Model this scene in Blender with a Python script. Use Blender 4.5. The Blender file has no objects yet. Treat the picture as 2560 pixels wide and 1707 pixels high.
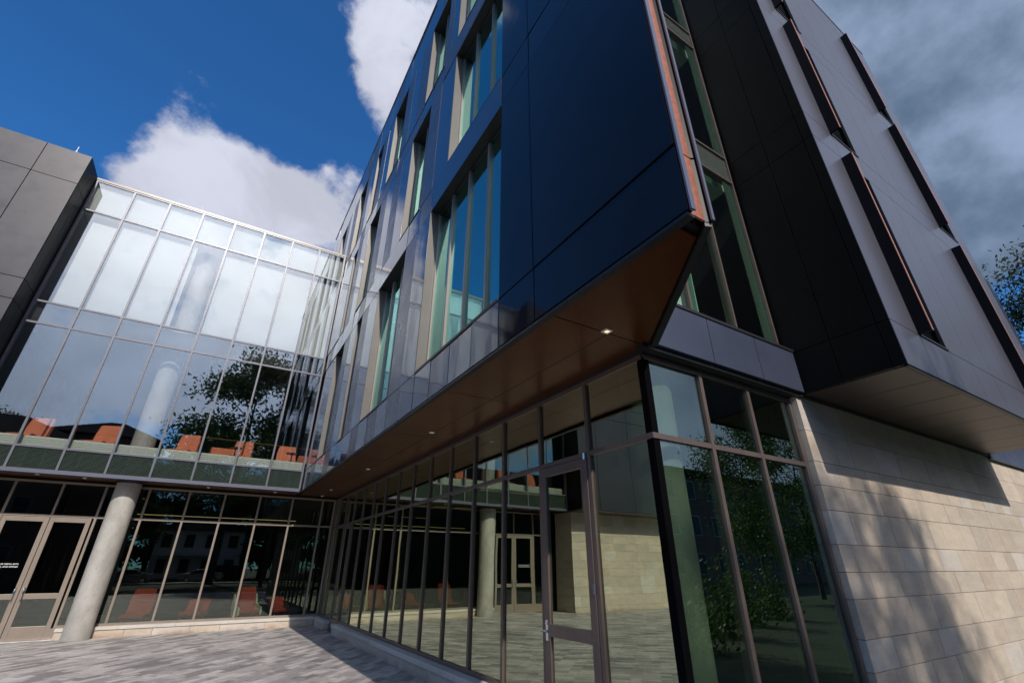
import bpy, math, random
from mathutils import Vector, Matrix, noise as mnoise
R = math.radians
scene = bpy.context.scene
col = scene.collection

# ------------------------------------------------------------------ camera, world, sun
EYE = Vector((0, 0, 1.6)); PITCH = R(26.25); AZ = R(58.25)
fh = Vector((math.cos(AZ), math.sin(AZ), 0)); rt = Vector((math.sin(AZ), -math.cos(AZ), 0))
fw = fh*math.cos(PITCH) + Vector((0, 0, math.sin(PITCH))); upv = rt.cross(fw)
cd = bpy.data.cameras.new('camera'); cam = bpy.data.objects.new('camera', cd); col.objects.link(cam)
cd.sensor_width = 36; cd.lens = 36*1145/2560; cd.clip_start = .05; cd.clip_end = 3000
m = Matrix((rt, upv, -fw)).transposed().to_4x4(); m.translation = EYE; cam.matrix_world = m
scene.camera = cam
SUN = Vector((-.113, -1, .80)).normalized()      # towards the sun
SUN_EL = math.asin(SUN.z)
ld = bpy.data.lights.new('sun', 'SUN'); ld.energy = 4.6; ld.angle = R(.6); ld.color = (1, .93, .82)
lo = bpy.data.objects.new('sun', ld); col.objects.link(lo); lo.rotation_euler = SUN.to_track_quat('Z', 'Y').to_euler()
scene.view_settings.view_transform = 'Standard'; scene.view_settings.look = 'None'
scene.view_settings.exposure = -.08; scene.view_settings.gamma = 1
scene.render.engine = 'CYCLES'
scene.cycles.max_bounces = 14; scene.cycles.glossy_bounces = 8; scene.cycles.transparent_max_bounces = 24
scene.cycles.sample_clamp_indirect = 6

class N:
    """tiny node helper"""
    def __init__(s, tree): s.t = tree; s.n = tree.nodes; s.l = tree.links
    def new(s, ty, **k):
        n = s.n.new(ty)
        for a, v in k.items(): setattr(n, a, v)
        return n
    def link(s, a, b): s.l.new(a, b)
    def put(s, sock, v):
        if isinstance(v, bpy.types.NodeSocket): s.l.new(v, sock)
        elif v is not None: sock.default_value = v
    def math(s, op, a, b=None, c=None, clamp=False):
        n = s.new('ShaderNodeMath', operation=op, use_clamp=clamp)
        for i, v in enumerate((a, b, c)):
            if v is not None: s.put(n.inputs[i], v)
        return n.outputs[0]
    def mr(s, v, a, b, c=0., d=1., smooth=True):
        n = s.new('ShaderNodeMapRange', interpolation_type='SMOOTHSTEP' if smooth else 'LINEAR')
        s.put(n.inputs[0], v)
        for i, q in enumerate((a, b, c, d)): s.put(n.inputs[i+1], q)
        return n.outputs[0]
    def mix(s, f, a, b, blend='MIX'):
        n = s.new('ShaderNodeMix', data_type='RGBA', blend_type=blend)
        s.put(n.inputs[0], f); s.put(n.inputs[6], a); s.put(n.inputs[7], b)
        return n.outputs[2]
    def noise(s, vec, scale, detail=4, rough=.5, dist=0.):
        n = s.new('ShaderNodeTexNoise'); s.put(n.inputs['Vector'], vec)
        n.inputs['Scale'].default_value = scale; n.inputs['Detail'].default_value = detail
        n.inputs['Roughness'].default_value = rough; n.inputs['Distortion'].default_value = dist
        return n.outputs[0]
    def mapping(s, vec, loc=(0,0,0), rot=(0,0,0), scale=(1,1,1)):
        n = s.new('ShaderNodeMapping'); s.put(n.inputs[0], vec)
        n.inputs['Location'].default_value = loc; n.inputs['Rotation'].default_value = rot; n.inputs['Scale'].default_value = scale
        return n.outputs[0]

w = bpy.data.worlds.new('World'); scene.world = w; w.use_nodes = True
W = N(w.node_tree); W.n.clear()
sky = W.new('ShaderNodeTexSky', sky_type='NISHITA'); sky.sun_disc = False
sky.sun_elevation = SUN_EL; sky.sun_rotation = math.atan2(SUN.x, SUN.y)
sky.ozone_density = 2.2; sky.air_density = 1.0; sky.dust_density = .3
tc = W.new('ShaderNodeTexCoord').outputs['Generated']
deep = W.mix(1., sky.outputs[0], (.40, 1.14, 1.86, 1), 'MULTIPLY')
def dotdir(v):
    n = W.new('ShaderNodeVectorMath', operation='DOT_PRODUCT'); W.link(tc, n.inputs[0]); n.inputs[1].default_value = Vector(v).normalized(); return n.outputs['Value']
# cloud field in directions of the sky: fractal noise plus where the banks stand
big = W.noise(W.mapping(tc, loc=(3.1, .4, 1.7), scale=(1, 1, 1.2)), 3.2, 10, .55, 0.)
fine = W.noise(W.mapping(tc, loc=(7.1, 2.4, .7), scale=(1, 1, 1.25)), 11., 12, .62, 0.)
dens = W.math('ADD', W.math('MULTIPLY', big, .7), W.math('MULTIPLY', fine, .3))
def bank(v, inner, outer, wgt, s=None):
    o = W.mr(dotdir(v), math.cos(R(outer)), math.cos(R(inner)), 0., wgt)
    return o if s is None else W.math('ADD', s, o)
acc = bank((-.125, .735, .665), 1, 10, .22)
acc = bank((-.19, .775, .60), 1.5, 8, .20, acc)
acc = bank((-.06, .80, .595), 1.5, 8, .22, acc)
acc = bank((.05, .76, .65), 1.5, 8.5, .24, acc)
acc = bank((.03, .79, .61), 1, 7, .22, acc)
acc = bank((-.22, .72, .66), 2, 14, .035, acc)
acc = bank((.13, .52, .84), 2, 12, .28, acc)
acc = bank((.07, .62, .78), 1, 6, .17, acc)
acc = bank((.06, .672, .738), .5, 5, -.09, acc)
acc = bank((-.27, .68, .68), 4, 16, -.16, acc)
acc = bank((-.05, .62, .78), 1, 7, -.12, acc)
acc = bank((-.03, .665, .745), 1, 9, -.24, acc)
acc = bank((.03, .665, .745), .5, 3.5, -.16, acc)
acc = bank((-.015, .735, .678), .5, 3.2, -.24, acc)
acc = bank((-.33, .74, .58), 1, 6, -.12, acc)
acc = bank((.72, .05, .66), 16, 50, .46, acc)      # thick grey cover to the east
acc = bank((.98, .10, .22), 2, 12, -.30, acc)
acc = bank((0, -1, .80), 16, 48, .30, acc)          # bright cover round the sun
acc = bank((-.12, -.93, .33), 3, 22, .06, acc)
acc = bank((-.9, .1, .5), 25, 60, -.30, acc)
acc = bank((.74, -.60, .26), 8, 28, .42, acc)
cov = W.mr(W.math('ADD', W.math('MULTIPLY', W.math('SUBTRACT', dens, .5), 2.1), acc), .04, .27)
sd = dotdir(SUN)
glow = W.math('POWER', W.mr(sd, .30, 1., 0., 1., False), 11.)
wide = W.mr(sd, -.5, .75, 0., 1.)
ed = W.mr(dotdir((.85, .1, .5)), .55, .95, 0., 1.)   # cover to the east is thick and grey
lit = W.math('ADD', W.math('MULTIPLY', glow, 19.), W.math('ADD', 7.4, W.math('MULTIPLY', wide, 1.2)))
shade = W.mr(W.noise(W.mapping(tc, loc=(1.1, 5., 2.), scale=(1, 1, 1.6)), 4.5, 7, .6, .4), .34, .66, .90, 1.14)
sepz = W.new('ShaderNodeSeparateXYZ'); W.link(tc, sepz.inputs[0])
south = W.math('MULTIPLY', wide, W.mr(sepz.outputs[2], .48, .30, 0., 1.))     # low in the south the cover is thin, blue and broken
ccol = W.mix(south, (.94, .98, 1.16, 1), (.68, .82, 1.14, 1))
cl = W.new('ShaderNodeVectorMath', operation='SCALE'); W.link(ccol, cl.inputs[0]); W.link(W.math('MULTIPLY', lit, shade), cl.inputs['Scale'])
grey = W.mix(W.mr(W.math('ADD', W.math('MULTIPLY', big, .85), W.math('MULTIPLY', fine, .15)), .38, .62), (1.3, 2.0, 3.1, 1), (3.7, 4.8, 7.0, 1))
cl2 = W.mix(ed, cl.outputs[0], grey)
bank_col = W.mix(cov, deep, cl2)
bg = W.new('ShaderNodeBackground'); W.link(bank_col, bg.inputs[0]); bg.inputs[1].default_value = .088
wo = W.new('ShaderNodeOutputWorld'); W.link(bg.outputs[0], wo.inputs[0])

# ------------------------------------------------------------------ materials
def mat(name):
    m = bpy.data.materials.new(name); m.use_nodes = True
    t = N(m.node_tree); b = m.node_tree.nodes['Principled BSDF']
    return m, t, b
def simple(name, c, rough=.5, metal=0., bump=0., bscale=20., var=0., vscale=3., spec=.5):
    m, t, b = mat(name)
    b.inputs['Base Color'].default_value = (*c, 1); b.inputs['Roughness'].default_value = rough; b.inputs['Metallic'].default_value = metal
    b.inputs['Specular IOR Level'].default_value = spec
    oc = t.new('ShaderNodeTexCoord').outputs['Object']
    if var:
        n = t.noise(oc, vscale, 5, .6)
        v = t.mr(n, .3, .7, 1-var, 1+var)
        s = t.new('ShaderNodeVectorMath', operation='SCALE'); s.inputs[0].default_value = c; t.link(v, s.inputs['Scale']); t.link(s.outputs[0], b.inputs['Base Color'])
    if bump:
        bp = t.new('ShaderNodeBump'); bp.inputs['Strength'].default_value = bump; bp.inputs['Distance'].default_value = .01
        t.link(t.noise(oc, bscale, 5, .6), bp.inputs['Height']); t.link(bp.outputs[0], b.inputs['Normal'])
    return m
def panel(name, c, rough, metal, ior=1.5, wave=.004, wscale=1.1, coat=0., var=.12):
    """painted composite panel: smooth sheet with a very slight pillowing and a little dust"""
    m, t, b = mat(name)
    g = t.new('ShaderNodeNewGeometry').outputs['Position']
    n = t.noise(g, .9, 5, .6)
    v = t.mr(n, .3, .7, 1-var, 1+var)
    s = t.new('ShaderNodeVectorMath', operation='SCALE'); s.inputs[0].default_value = c; t.link(v, s.inputs['Scale']); t.link(s.outputs[0], b.inputs['Base Color'])
    b.inputs['Metallic'].default_value = metal; b.inputs['IOR'].default_value = ior
    t.link(t.mr(t.noise(g, 2.3, 6, .65), .25, .75, rough*(1-1.5*var), rough*(1+1.5*var)), b.inputs['Roughness'])
    b.inputs['Coat Weight'].default_value = coat; b.inputs['Coat Roughness'].default_value = .04
    bp = t.new('ShaderNodeBump'); bp.inputs['Strength'].default_value = 1.; bp.inputs['Distance'].default_value = wave
    t.link(t.noise(t.mapping(g, scale=(1, 1, .45)), wscale, 2, .4), bp.inputs['Height']); t.link(bp.outputs[0], b.inputs['Normal'])
    if coat: t.link(bp.outputs[0], b.inputs['Coat Normal'])
    return m
def glass(name, f0, tint, wave=.0016, wscale=.8, rough=0., frit=None, gcol=(.97, 1., .99)):
    m = bpy.data.materials.new(name); m.use_nodes = True; t = N(m.node_tree); t.n.clear()
    out = t.new('ShaderNodeOutputMaterial'); g = t.new('ShaderNodeNewGeometry').outputs['Position']
    lw = t.new('ShaderNodeLayerWeight'); lw.inputs['Blend'].default_value = .5
    fr = t.math('ADD', f0, t.math('MULTIPLY', t.math('POWER', lw.outputs['Facing'], 5.), 1-f0), clamp=True)
    rnd = t.new('ShaderNodeObjectInfo').outputs['Random']
    off = t.new('ShaderNodeCombineXYZ'); t.link(t.math('MULTIPLY', rnd, 37.), off.inputs[0]); t.link(t.math('MULTIPLY', rnd, 11.), off.inputs[2])
    ad = t.new('ShaderNodeVectorMath', operation='ADD'); t.link(g, ad.inputs[0]); t.link(off.outputs[0], ad.inputs[1])
    bp = t.new('ShaderNodeBump'); bp.inputs['Strength'].default_value = 1.; bp.inputs['Distance'].default_value = wave
    t.link(t.noise(t.mapping(ad.outputs[0], scale=(1, 1, .6)), wscale, 1.5, .4), bp.inputs['Height'])
    gl = t.new('ShaderNodeBsdfGlossy'); gl.inputs['Roughness'].default_value = rough; gl.inputs['Color'].default_value = (*gcol, 1); t.link(bp.outputs[0], gl.inputs['Normal'])
    tr = t.new('ShaderNodeBsdfTransparent'); tr.inputs[0].default_value = (*tint, 1)
    mx = t.new('ShaderNodeMixShader'); t.link(fr, mx.inputs[0]); t.link(tr.outputs[0], mx.inputs[1]); t.link(gl.outputs[0], mx.inputs[2])
    last = mx.outputs[0]
    # specks of dust and water marks
    df = t.new('ShaderNodeBsdfDiffuse'); df.inputs[0].default_value = (.45, .47, .45, 1)
    if frit:
        vor = t.new('ShaderNodeTexVoronoi'); vor.inputs['Scale'].default_value = frit; vor.inputs['Randomness'].default_value = 0.
        t.link(g, vor.inputs['Vector'])
        f = t.math('MULTIPLY', t.math('LESS_THAN', vor.outputs['Distance'], .33), .55)
    else:
        sp = t.mr(t.noise(g, 55., 3, .7), .72, .79, 0., .16)
        f = t.math('ADD', sp, t.mr(t.noise(t.mapping(g, scale=(6, 6, .7)), 1.3, 5, .6), .55, .85, 0., .004))
    mx2 = t.new('ShaderNodeMixShader'); t.link(f, mx2.inputs[0]); t.link(last, mx2.inputs[1]); t.link(df.outputs[0], mx2.inputs[2])
    t.link(mx2.outputs[0], out.inputs[0])
    return m
M = {}
M['gloss'] = panel('gloss_panel', (.007, .009, .015), .06, 0., 1.31, .0045, 1.6)
M['gloss2'] = panel('mirror_panel', (.035, .045, .075), .06, .1, 1.75, .0045, 1.6, .35)
M['satin'] = panel('satin_panel', (.105, .108, .135), .30, .35, 1.5, .002)
M['bay'] = panel('bay_panel', (.155, .155, .195), .33, .6, 1.5, .0008, var=.03)
M['charcoal'] = panel('charcoal_panel', (.040, .037, .043), .38, .25, 1.5, .001)
M['black'] = simple('black_panel', (.0045, .0045, .0052), .40, 0., spec=.12)
M['navy'] = panel('navy_panel', (.055, .065, .105), .34, .3, 1.5, .001)
M['trim'] = simple('dark_trim', (.012, .012, .014), .45)
M['gap'] = simple('dark_backing', (.004, .004, .005), .9, spec=0.)  # near-black backing behind the open joints, also the corner post
M['edge'] = simple('panel_edge', (.10, .115, .17), .4, .3)
M['frame'] = simple('bronze_frame', (.125, .095, .085), .38, .35, var=.08, vscale=4)
M['frameB'] = simple('grey_frame', (.115, .118, .14), .38, .35, var=.06, vscale=4)
M['frameG'] = simple('taupe_frame', (.25, .205, .17), .4, .3, var=.06, vscale=4)
M['sage'] = simple('window_jamb', (.15, .135, .125), .36, .2, var=.05)
M['winframe'] = simple('window_mullion', (.27, .225, .20), .35, .35)
M['copper'] = simple('copper_panel', (.50, .185, .12), .33, .5, bump=.15, bscale=160, var=.18, vscale=26)
M['copperedge'] = simple('copper_edge', (.62, .27, .19), .35, .4)
M['chrome'] = simple('polished_steel', (.75, .75, .77), .12, 1.)
def soffit_mat():
    m, t, b = mat('copper_brown_soffit'); g = t.new('ShaderNodeNewGeometry').outputs['Position']
    n = t.noise(g, 1.1, 6, .6); n2 = t.noise(g, 60., 3, .6)
    c = t.mix(t.mr(n, .3, .7), (.075, .019, .004, 1), (.12, .032, .007, 1)); c = t.mix(t.mr(n2, .35, .65, 0., .35), c, (.19, .07, .025, 1))
    t.link(c, b.inputs['Base Color']); b.inputs['Roughness'].default_value = .30; b.inputs['Metallic'].default_value = .45
    return m
M['soffit'] = soffit_mat()
M['baysoffit'] = simple('taupe_soffit', (.085, .062, .050), .42, .2, var=.1, vscale=2)
def stone_mat():
    m, t, b = mat('limestone'); g = t.new('ShaderNodeNewGeometry').outputs['Position']
    a = t.new('ShaderNodeVertexColor'); a.layer_name = 'tint'
    n1 = t.mr(t.noise(t.mapping(g, scale=(1, 1, 3)), 2.2, 7, .65, .4), .3, .7, .90, 1.08)
    n2 = t.mr(t.noise(g, 38., 4, .7), .3, .75, .93, 1.05)
    s = t.new('ShaderNodeVectorMath', operation='SCALE'); t.link(a.outputs[0], s.inputs[0]); t.link(t.math('MULTIPLY', n1, n2), s.inputs['Scale'])
    pits = t.mr(t.noise(g, 9., 6, .75, 1.2), .68, .76, 0., .45)
    c = t.mix(pits, s.outputs[0], (.20, .155, .12, 1))
    # rusty splash stains low down, seeping from the paving
    sep = t.new('ShaderNodeSeparateXYZ'); t.link(g, sep.inputs[0])
    low = t.mr(t.math('ADD', sep.outputs[2], t.math('MULTIPLY', t.noise(g, 3.5, 6, .7), .22)), .24, .08, 0., .75)
    c = t.mix(t.math('MULTIPLY', low, t.mr(t.noise(g, 2., 4, .6), .35, .65)), c, (.26, .125, .05, 1))
    t.link(c, b.inputs['Base Color']); b.inputs['Roughness'].default_value = .72
    bp = t.new('ShaderNodeBump'); bp.inputs['Strength'].default_value = .14; bp.inputs['Distance'].default_value = .005
    t.link(t.noise(g, 22., 7, .7), bp.inputs['Height']); t.link(bp.outputs[0], b.inputs['Normal'])
    return m
M['stone'] = stone_mat()
def concrete():
    m, t, b = mat('cast_concrete'); g = t.new('ShaderNodeNewGeometry').outputs['Position']
    n = t.noise(t.mapping(g, scale=(1, 1, .5)), 2.6, 7, .65)
    c = t.mix(t.mr(n, .3, .7), (.27, .255, .235, 1), (.40, .38, .35, 1))
    c = t.mix(t.mr(t.noise(g, 17., 5, .8, .6), .60, .67, 0., .8), c, (.14, .13, .115, 1))
    c = t.mix(t.mr(t.noise(g, 70., 3, .6), .60, .72, 0., .35), c, (.5, .48, .45, 1))
    t.link(c, b.inputs['Base Color']); b.inputs['Roughness'].default_value = .65
    bp = t.new('ShaderNodeBump'); bp.inputs['Strength'].default_value = .3; bp.inputs['Distance'].default_value = .004
    t.link(t.noise(g, 24., 6, .7), bp.inputs['Height']); t.link(bp.outputs[0], b.inputs['Normal'])
    return m
M['concrete'] = concrete()
def paving():
    m, t, b = mat('plank_paving'); g = t.new('ShaderNodeNewGeometry').outputs['Position']
    v = t.mapping(g, rot=(0, 0, R(-47)))
    def brick(w, h, sc, seedloc):
        n = t.new('ShaderNodeTexBrick'); t.link(t.mapping(v, loc=seedloc), n.inputs['Vector'])
        n.offset = .37; n.inputs['Scale'].default_value = sc; n.inputs['Brick Width'].default_value = w; n.inputs['Row Height'].default_value = h
        n.inputs['Mortar Size'].default_value = .0035; n.inputs['Mortar Smooth'].default_value = .3; n.inputs['Bias'].default_value = 0.
        n.inputs['Color1'].default_value = (0, 0, 0, 1); n.inputs['Color2'].default_value = (1, 1, 1, 1); n.inputs['Mortar'].default_value = (.4, .4, .4, 1)
        return n
    bn = brick(.50, .15, 1., (0, 0, 0))
    cr = t.new('ShaderNodeValToRGB'); t.link(t.math('ADD', t.math('MULTIPLY', bn.outputs['Color'], .72), t.math('MULTIPLY', t.math('SUBTRACT', t.noise(g, 1.6, 4, .65), .36), 1.), clamp=True), cr.inputs[0])
    e = cr.color_ramp; e.interpolation = 'CONSTANT'
    e.elements[0].position = 0; e.elements[0].color = (.19, .175, .17, 1); e.elements[1].position = .25; e.elements[1].color = (.27, .25, .243, 1)
    for p, c in ((.45, (.36, .33, .318, 1)), (.68, (.44, .405, .388, 1)), (.86, (.33, .295, .283, 1))):
        q = e.elements.new(p); q.color = c
    n = t.mr(t.noise(g, 30., 5, .7), .3, .7, .86, 1.12); n0 = t.mr(t.noise(g, .7, 6, .6), .3, .7, .86, 1.12)
    s = t.new('ShaderNodeVectorMath', operation='SCALE'); t.link(cr.outputs[0], s.inputs[0]); t.link(t.math('MULTIPLY', n, n0), s.inputs['Scale'])
    c = t.mix(t.math('MULTIPLY', bn.outputs['Fac'], .8), s.outputs[0], (.09, .08, .075, 1))
    t.link(c, b.inputs['Base Color']); b.inputs['Roughness'].default_value = .6
    h = t.math('ADD', t.math('MULTIPLY', bn.outputs['Fac'], -1.), t.math('MULTIPLY', t.noise(g, 45., 5, .7), .4))
    bp = t.new('ShaderNodeBump'); bp.inputs['Strength'].default_value = .5; bp.inputs['Distance'].default_value = .004
    t.link(h, bp.inputs['Height']); t.link(bp.outputs[0], b.inputs['Normal'])
    return m
M['paving'] = paving()
M['glassB'] = glass('curtain_glass', .175, (.925, .935, .93), .0011, .7)
M['glassG'] = glass('entrance_glass', .06, (.62, .70, .62), .0014, .9)
M['glassL'] = glass('wing_store_glass', .40, (.42, .52, .42), .0030, .9, gcol=(.92, 1., .80))
M['glassR'] = glass('corner_store_glass', .17, (.68, .77, .69), .0022, .8, gcol=(.88, 1., 1.))
M['glassW'] = glass('window_glass', .36, (.50, .70, .62), .0016, 1.2, gcol=(.55, 1., .96))
M['glassS'] = glass('slot_glass', .06, (.74, .86, .80), .0012, 1.2)
M['frit'] = glass('fritted_glass', .07, (.42, .52, .48), .0015, .8, frit=34.)
M['white'] = simple('white_paint', (.78, .78, .76), .5)
M['shade'] = simple('roller_shade', (.50, .515, .50), .8)
M['ledge'] = simple('convector_white', (.52, .56, .50), .5)
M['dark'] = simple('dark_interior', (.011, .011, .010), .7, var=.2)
M['floor'] = simple('interior_floor', (.10, .09, .08), .4)
M['wallin'] = simple('interior_wall', (.30, .31, .28), .7, var=.05)
M['orange'] = simple('orange_upholstery', (.55, .165, .085), .85, bump=.3, bscale=220, var=.08)
M['red'] = simple('red_upholstery', (.45, .035, .018), .85, bump=.3, bscale=220, var=.1)
M['cream'] = simple('cream_shell', (.66, .60, .46), .6)
M['wood'] = simple('pale_wood_leg', (.55, .40, .22), .5)
M['yellow'] = simple('brass_rail', (.75, .50, .12), .35, .3)
M['bark'] = simple('bark', (.075, .06, .048), .9, bump=.6, bscale=14, var=.3, vscale=6)
def leafmat(name, c1, c2):
    m, t, b = mat(name); g = t.new('ShaderNodeNewGeometry')
    c = t.mix(g.outputs['Random Per Island'], (*c1, 1), (*c2, 1))
    t.link(c, b.inputs['Base Color']); b.inputs['Roughness'].default_value = .5; b.inputs['Specular IOR Level'].default_value = .3
    tr = t.new('ShaderNodeBsdfTranslucent'); t.link(c, tr.inputs[0]); mx = t.new('ShaderNodeMixShader'); mx.inputs[0].default_value = .35
    t.link(b.outputs[0], mx.inputs[1]); t.link(tr.outputs[0], mx.inputs[2]); t.link(mx.outputs[0], t.n['Material Output'].inputs[0])
    return m
M['leaf'] = leafmat('oak_leaf', (.035, .06, .018), (.09, .14, .035))
M['leafbright'] = leafmat('spring_leaf', (.035, .075, .014), (.10, .17, .035))
M['leafplum'] = leafmat('plum_leaf', (.045, .028, .026), (.065, .10, .03))
def brickmat():
    m, t, b = mat('red_brick'); g = t.new('ShaderNodeNewGeometry').outputs['Position']
    n = t.new('ShaderNodeTexBrick'); t.link(t.mapping(g, rot=(R(90), 0, 0)), n.inputs[0]); n.inputs['Scale'].default_value = 4.
    n.inputs['Color1'].default_value = (.13, .05, .033, 1); n.inputs['Color2'].default_value = (.18, .075, .05, 1); n.inputs['Mortar'].default_value = (.20, .17, .15, 1)
    t.link(n.outputs[0], b.inputs['Base Color']); b.inputs['Roughness'].default_value = .85
    return m
M['brick'] = brickmat()
M['slate'] = simple('roof_shingle', (.035, .031, .03), .8, bump=.4, bscale=9, var=.3, vscale=7, spec=0.)
M['clap'] = simple('white_clapboard', (.85, .85, .81), .6, var=.04)
M['winglass'] = simple('dark_window', (.02, .022, .025), .3, spec=.15)
M['grass'] = simple('lawn_grass', (.018, .032, .009), .9, bump=.6, bscale=30, var=.35, vscale=1.2)
M['asphalt'] = simple('asphalt', (.05, .05, .052), .85, bump=.3, bscale=60, var=.15)
M['carpaint'] = simple('silver_paint', (.38, .42, .46), .22, .6)
M['tyre'] = simple('tyre', (.02, .02, .02), .8)
M['letter'] = simple('white_lettering', (.85, .85, .85), .5)
def emis(name, c, s):
    m, t, b = mat(name); b.inputs['Base Color'].default_value = (*c, 1); b.inputs['Emission Color'].default_value = (*c, 1); b.inputs['Emission Strength'].default_value = s
    return m
M['lamp'] = emis('downlight_lens', (1., .62, .32), 1.6)
M['lampdim'] = emis('dim_downlight_lens', (1., .75, .5), .25)
M['striplight'] = emis('ceiling_strip', (1., .72, .38), .4)

# ------------------------------------------------------------------ mesh helpers
class MB:
    def __init__(s): s.v = []; s.f = []; s.m = []; s.c = []
    def face(s, pts, mi=0, c=None):
        i = len(s.v); s.v += [tuple(p) for p in pts]; s.f.append(tuple(range(i, i+len(pts)))); s.m.append(mi); s.c.append(c)
    def poly(s, vs, fs, mi=0, c=None):
        i = len(s.v); s.v += [tuple(p) for p in vs]
        for f in fs: s.f.append(tuple(i+k for k in f)); s.m.append(mi); s.c.append(c)
    def box(s, x0, x1, y0, y1, z0, z1, mi=0, c=None):
        x0, x1 = min(x0, x1), max(x0, x1); y0, y1 = min(y0, y1), max(y0, y1); z0, z1 = min(z0, z1), max(z0, z1)
        vs = [(x0,y0,z0),(x1,y0,z0),(x1,y1,z0),(x0,y1,z0),(x0,y0,z1),(x1,y0,z1),(x1,y1,z1),(x0,y1,z1)]
        s.poly(vs, [(0,3,2,1),(4,5,6,7),(0,1,5,4),(1,2,6,5),(2,3,7,6),(3,0,4,7)], mi, c)
    def prism(s, pts, z0, z1, mi=0, c=None):          # pts: (x, y) counter-clockwise
        n = len(pts); vs = [(*p, z0) for p in pts]+[(*p, z1) for p in pts]
        s.poly(vs, [tuple(range(n-1, -1, -1)), tuple(range(n, 2*n))]+[(i, (i+1)%n, n+(i+1)%n, n+i) for i in range(n)], mi, c)
    def tube(s, pts, rad, seg=8, mi=0, closed=False):
        rads = rad if isinstance(rad, (list, tuple)) else [rad]*len(pts)
        pts = [Vector(p) for p in pts]; rings = []
        for k, p in enumerate(pts):
            d = (pts[min(k+1, len(pts)-1)]-pts[max(k-1, 0)]).normalized()
            a = d.orthogonal().normalized() if k == 0 else (a - d*a.dot(d)).normalized()
            b = d.cross(a)
            rings.append([p+(a*math.cos(2*math.pi*i/seg)+b*math.sin(2*math.pi*i/seg))*rads[k] for i in range(seg)])
        i0 = len(s.v)
        for r in rings: s.v += [tuple(q) for q in r]
        for k in range(len(pts)-1):
            for i in range(seg):
                s.f.append((i0+k*seg+i, i0+k*seg+(i+1)%seg, i0+(k+1)*seg+(i+1)%seg, i0+(k+1)*seg+i)); s.m.append(mi); s.c.append(None)
        s.f.append(tuple(i0+i for i in range(seg-1, -1, -1))); s.m.append(mi); s.c.append(None)
        s.f.append(tuple(i0+(len(pts)-1)*seg+i for i in range(seg))); s.m.append(mi); s.c.append(None)
    def build(s, name, mats, parent=None, smooth=False, bevel=0., label=None):
        me = bpy.data.meshes.new(name); me.from_pydata(s.v, [], s.f)
        for x in (mats if isinstance(mats, (list, tuple)) else [mats]): me.materials.append(M[x])
        me.polygons.foreach_set('material_index', s.m)
        if smooth: me.polygons.foreach_set('use_smooth', [True]*len(s.f))
        if any(c is not None for c in s.c):
            ca = me.color_attributes.new('tint', 'FLOAT_COLOR', 'CORNER')
            for p, c in zip(me.polygons, s.c):
                for li in p.loop_indices: ca.data[li].color = (*(c or (.4, .37, .33)), 1)
        me.update()
        o = bpy.data.objects.new(name, me); col.objects.link(o); o.parent = parent
        if bevel:
            b = o.modifiers.new('bevel', 'BEVEL'); b.width = bevel; b.segments = 2; b.limit_method = 'ANGLE'
        if label: o['label'] = label
        return o
def tag(o, label=None, cat=None, group=None, kind=None):
    if label: o['label'] = label
    if cat: o['category'] = cat
    if group: o['group'] = group
    if kind: o['kind'] = kind
    return o
def empty(name, loc=(0, 0, 0), rz=0.):
    o = bpy.data.objects.new(name, None); col.objects.link(o); o.location = loc; o.rotation_euler = (0, 0, rz); o.empty_display_size = .3
    return o
def dup(root, loc, rz=0., label=None, group=None, scale=None):
    r = root.copy(); col.objects.link(r); r.location = loc; r.rotation_euler = (0, 0, rz)
    if scale: r.scale = scale
    if label: r['label'] = label
    if group: r['group'] = group
    for ch in list(root.children):
        c = ch.copy(); col.objects.link(c); c.parent = r
        for g in ch.children:
            d = g.copy(); col.objects.link(d); d.parent = c
    return r
rng = random.Random(7)

# ------------------------------------------------------------------ ground
g = MB(); g.face([(-900, -900, 0), (900, -900, 0), (900, 900, 0), (-900, 900, 0)]); tag(g.build('ground', 'grass'), kind='structure')
g = MB(); g.face([(-14, -8, .004), (5.6, -8, .004), (5.6, 17.6, .004), (-14, 17.6, .004)]); tag(g.build('courtyard_pavement', 'paving'), kind='structure')
g = MB(); g.box(-120, 140, -40.5, -33, -.1, .012); tag(g.build('road', 'asphalt'), kind='structure')
g = MB(); g.box(-120, 140, -32.6, -30.6, -.1, .13); g.box(-120, 140, -33, -32.604, -.1, .15); tag(g.build('street_pavement', 'concrete'), kind='structure')

# ------------------------------------------------------------------ the building
BL = empty('campus_building', (3.6, 10, 0)); BL.location = (0, 0, 0)
tag(BL, 'modern campus building with dark metal panels, copper soffit, glazed link and limestone walls', 'building')
XL, ZS, YB, XG, YG = 2.25, 3.75, 16.26, 3.60, 17.37      # wing facade, soffit level, link facade, ground glazing planes
Z1 = (4.37, 7.73); Z2 = (8.37, 11.65); Z3 = (12.27, 15.50); ZT = 17.0
DG = .19                                                 # depth of window reveals

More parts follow.
